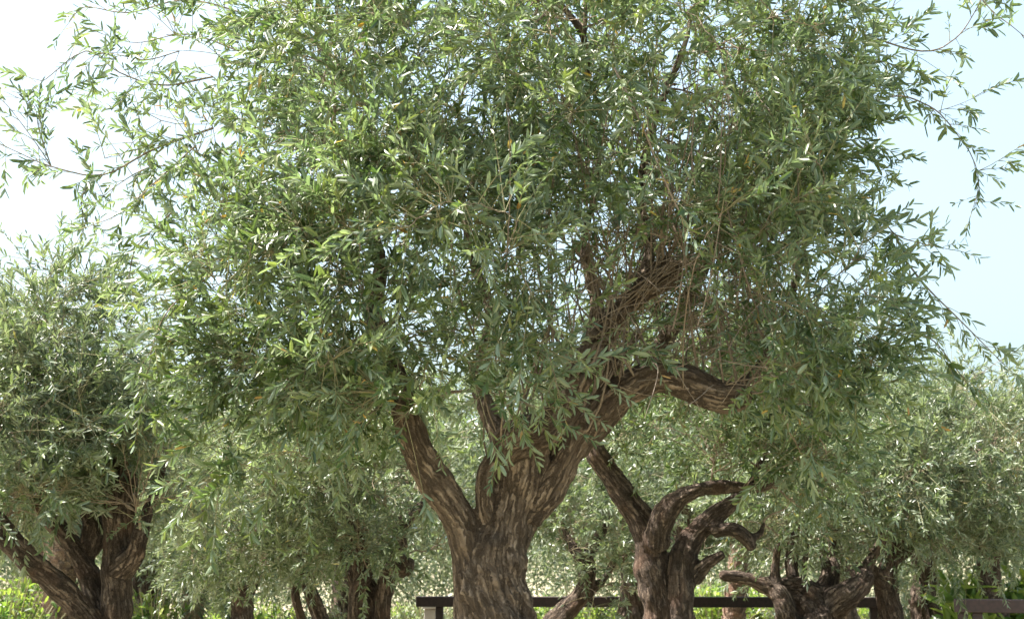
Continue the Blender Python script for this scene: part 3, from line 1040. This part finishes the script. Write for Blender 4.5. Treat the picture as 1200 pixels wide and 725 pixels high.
railing('long dark brown timber railing crossing low behind the main and second trunks', railpt(488, 19.3), railpt(1040, 19.0), EYE - (697 - 641.5) / F * 19.1, .135,
        [.05, .2, .52, .80, .97])
railing('dark brown timber railing at the right edge with paired posts', railpt(1118, 15.2), railpt(1330, 14.6), EYE - (700 - 641.5) / F * 15, .135,
        [.045, .13, .6, .68, .98])

# a pale gate pier near the left end of the railing
pr = thing('gate_pier', 'small pale pier under the left end of the dark railing', 'pier', gp(504, 20.2))
V, Q = [], []
box(V, Q, (0, 0, .38), .16, .16, .76)
bevelled('shaft', V, Q, M_WHITE, pr, .01)
V, Q = [], []
box(V, Q, (0, 0, .79), .22, .22, .05)
bevelled('cap', V, Q, M_WHITE, pr, .01)


# ------------------------------------------------------------------ shrubs
def shrub(label, px, Y, h, w, n, seed, Lf=(.07, .12), wf=.42, group='bright green shrubs in the background', mat=None):
    global RNG
    b = gp(px, Y)
    rr = np.random.default_rng(seed)
    root = thing('shrub', label, 'shrub', b, group)
    ns = n // 16
    end = rr.normal(size=(ns, 3)) * np.array([w * .42, w * .38, 0])
    end[:, 2] = h * (.35 + .65 * rr.random(ns) ** .7) * np.clip(1.1 - (np.abs(end[:, 0]) / w) ** 2, .35, 1)
    st = end * np.array([.15, .15, 0])
    mid = st + (end - st) * np.array([.35, .35, .6])
    C = bez(st, st + (mid - st) * .7, mid, end, 7)
    Vs, q, bc = tubes(C, np.tile(np.linspace(.011, .003, 7), (ns, 1)), 4)
    link('stems', mesh_np('stems', Vs, quads=q, vec={'bark': bc}), M_SHOOT, root)
    i = rr.integers(ns, size=n)
    t = rr.random((n, 1)) ** .5
    a = C[i, (t[:, 0] * 6).astype(int)] + rr.normal(size=(n, 3)) * .05
    a[:, 2] = np.maximum(a[:, 2], .03)
    d = norm(rr.normal(size=(n, 3)) + np.array([0, 0, .6]))
    up = norm(rr.normal(size=(n, 3)) * .5 + np.array([0, 0, 1.0]))
    LL = rr.uniform(Lf[0], Lf[1], n)
    V, tt, qq, ti = leaves(a, d, up, LL, LL * wf, rr.random(n), 1)
    link('foliage', mesh_np('foliage', V, tris=tt, quads=qq, attrs={'tint': ti}, smooth=False), mat or M_LIME, root)


def zt(py, Y): return EYE - (py - 641.5) / F * Y


shrub('lime green shrub low at the left edge in front of the palm', 8, 14.2, zt(655, 14.2), 1.0, 2600, 1)
shrub('lime green shrub right of the left edge tree trunk', 180, 15.0, zt(680, 15), .9, 2400, 2)
shrub('low yellow-green shrub beside the slim forking olive', 318, 17.5, zt(695, 17.5), 1.0, 1800, 3)
shrub('low shrub in the gap right of the main trunk, behind the railing', 640, 21.5, zt(688, 21.5), 1.1, 1800, 4)
shrub('yellow-green shrub behind the railing right of the bent dark limb', 712, 21.5, zt(692, 21.5), 1.1, 1800, 5)
shrub('lime green shrub behind the railing left of the knotty tree', 835, 22.5, zt(668, 22.5), 1.2, 2200, 6)
shrub('bright green shrub behind the railing under the low sideways limb', 890, 22.5, zt(672, 22.5), 1.2, 2200, 7)
shrub('pale green shrub between the knotty tree and the upright tree', 1000, 22.0, zt(690, 22), 1.2, 1600, 8)
shrub('broad-leaved bright green plant above the right railing, left of the edge', 1140, 17.0, zt(668, 17), .7, 520, 9, (.25, .42), .28)
shrub('broad-leaved yellow-green plant above the right railing at the picture edge', 1192, 17.4, zt(660, 17.4), .8, 520, 10, (.25, .42), .28)
shrub('lime green shrub left of the pale pier', 478, 22.0, zt(700, 22), 1.3, 1800, 11)
shrub('lime green shrub far behind the short palm', 262, 24.0, zt(692, 24), 1.6, 2200, 12)

for k_, (px_, Y_, py_, lab_) in enumerate([
    (110, 19, 672, 'dull green shrub seen through the foot of the left edge tree'),
    (395, 16.5, 694, 'dull green shrub between the forking olive and the fluted trunk'),
    (500, 21.5, 690, 'dull green shrub behind the pale pier'),
    (560, 22, 684, 'dull green shrub straight behind the main trunk'),
    (675, 22.5, 680, 'dull green shrub behind the bent dark limb'),
    (940, 21, 684, 'dull green shrub behind the broad knotty trunk'),
    (1075, 20, 680, 'dull green shrub right of the upright olive trunk')]):
    shrub(lab_, px_, Y_, zt(py_, Y_), 1.2, 2600, 40 + k_, (.05, .09), .35, 'dull green shrubs in the background', M_LEAF_GREY)

# far hedge as one mass
rr = np.random.default_rng(3)
n = 120000
px = rr.uniform(-30, 30, n)
a = np.stack([px, 33 + rr.random(n) * 2.2, (.02 + .98 * rr.random(n) ** .6) * (1.85 + .22 * np.sin(px * 1.3) + .2 * np.sin(px * 3.1 + 1))], 1)
V, t, q, ti = leaves(a, norm(rr.normal(size=(n, 3)) + np.array([0, 0, .5])), norm(rr.normal(size=(n, 3)) * .6 + np.array([0, 0, 1.0])),
                     rr.uniform(.1, .18, n), rr.uniform(.04, .07, n), rr.random(n) * .9, 0)
h = link('hedge', mesh_np('hedge', V, tris=t, attrs={'tint': ti}, smooth=False), M_LEAF_GREY)
h['label'] = 'long low green hedge running across the far end of the grove'
h['category'] = 'hedge'
h['kind'] = 'stuff'

# ------------------------------------------------------------------ ground
gn = 120
xs = np.sign(np.linspace(-1, 1, gn)) * np.abs(np.linspace(-1, 1, gn)) ** 3 * 900
gx, gy = np.meshgrid(xs, xs)
gz = vnoise(np.stack([gx.ravel() * .25, gy.ravel() * .25, np.zeros(gx.size)], 1), 5) * .035 - .03
idx = np.arange(gn * gn).reshape(gn, gn)
Q = np.stack([idx[:-1, :-1], idx[:-1, 1:], idx[1:, 1:], idx[1:, :-1]], -1).reshape(-1, 4)
m, nt, b = new_mat('dry_ground')
tc = N(nt, 'ShaderNodeTexCoord')
n1 = N(nt, 'ShaderNodeTexNoise'); n1.inputs['Scale'].default_value = .6; n1.inputs['Detail'].default_value = 8
n2 = N(nt, 'ShaderNodeTexNoise'); n2.inputs['Scale'].default_value = 30; n2.inputs['Detail'].default_value = 6
for x in (n1, n2): nt.links.new(tc.outputs['Object'], x.inputs[0])
c1 = ramp(nt, [(.42, (.25, .20, .13)), (.52, (.09, .12, .045))], n1.outputs[0])
c1 = mix(nt, .35, c1, ramp(nt, [(.4, (.2, .15, .1)), (.6, (.45, .38, .28))], n2.outputs[0]))
nt.links.new(c1, b.inputs['Base Color'])
b.inputs['Roughness'].default_value = .95
bp = N(nt, 'ShaderNodeBump'); bp.inputs['Strength'].default_value = .5
nt.links.new(n2.outputs[0], bp.inputs['Height']); nt.links.new(bp.outputs[0], b.inputs['Normal'])
g_ = link('ground', mesh_np('ground', np.stack([gx.ravel(), gy.ravel(), gz], 1), quads=Q), m)
g_['kind'] = 'structure'
g_['label'] = 'dry sandy ground with patchy grass under the olive trees'

# ------------------------------------------------------------------ light
SUN_EL, SUN_AZ = 60.0, -84.0      # azimuth from +Y (view direction), negative = left
world = bpy.data.worlds.new("World")
scene.world = world
world.use_nodes = True
wn = world.node_tree
bg = wn.nodes['Background']
sky = wn.nodes.new('ShaderNodeTexSky')
sky.sky_type = 'NISHITA'
sky.sun_disc = False
sky.sun_elevation = math.radians(SUN_EL)
sky.sun_rotation = math.radians(SUN_AZ)
sky.air_density = 1.0
sky.dust_density = 7.0
sky.ozone_density = 1.0
mx = wn.nodes.new('ShaderNodeMix')
mx.data_type = 'RGBA'
mx.inputs[0].default_value = .38
mx.inputs[7].default_value = (1.75, 2.6, 2.75, 1)      # thin bright haze over the blue
wn.links.new(sky.outputs[0], mx.inputs[6])
wn.links.new(mx.outputs[2], bg.inputs[0])
bg.inputs[1].default_value = .135
sd = bpy.data.lights.new('sun', 'SUN')
sd.energy = 5.0
sd.angle = math.radians(.5)
sd.color = (1, .95, .87)
so = bpy.data.objects.new('sun', sd)
COL.objects.link(so)
e, a = math.radians(SUN_EL), math.radians(SUN_AZ)
from mathutils import Vector
dv = Vector((math.sin(a) * math.cos(e), math.cos(a) * math.cos(e), math.sin(e)))
so.rotation_euler = dv.to_track_quat('Z', 'Y').to_euler()

scene.view_settings.view_transform = 'Standard'
scene.view_settings.look = 'None'
scene.view_settings.exposure = 1.85
scene.view_settings.gamma = 1
scene.cycles.max_bounces = 6
scene.cycles.transmission_bounces = 4
print('LEAVES', TOTAL)
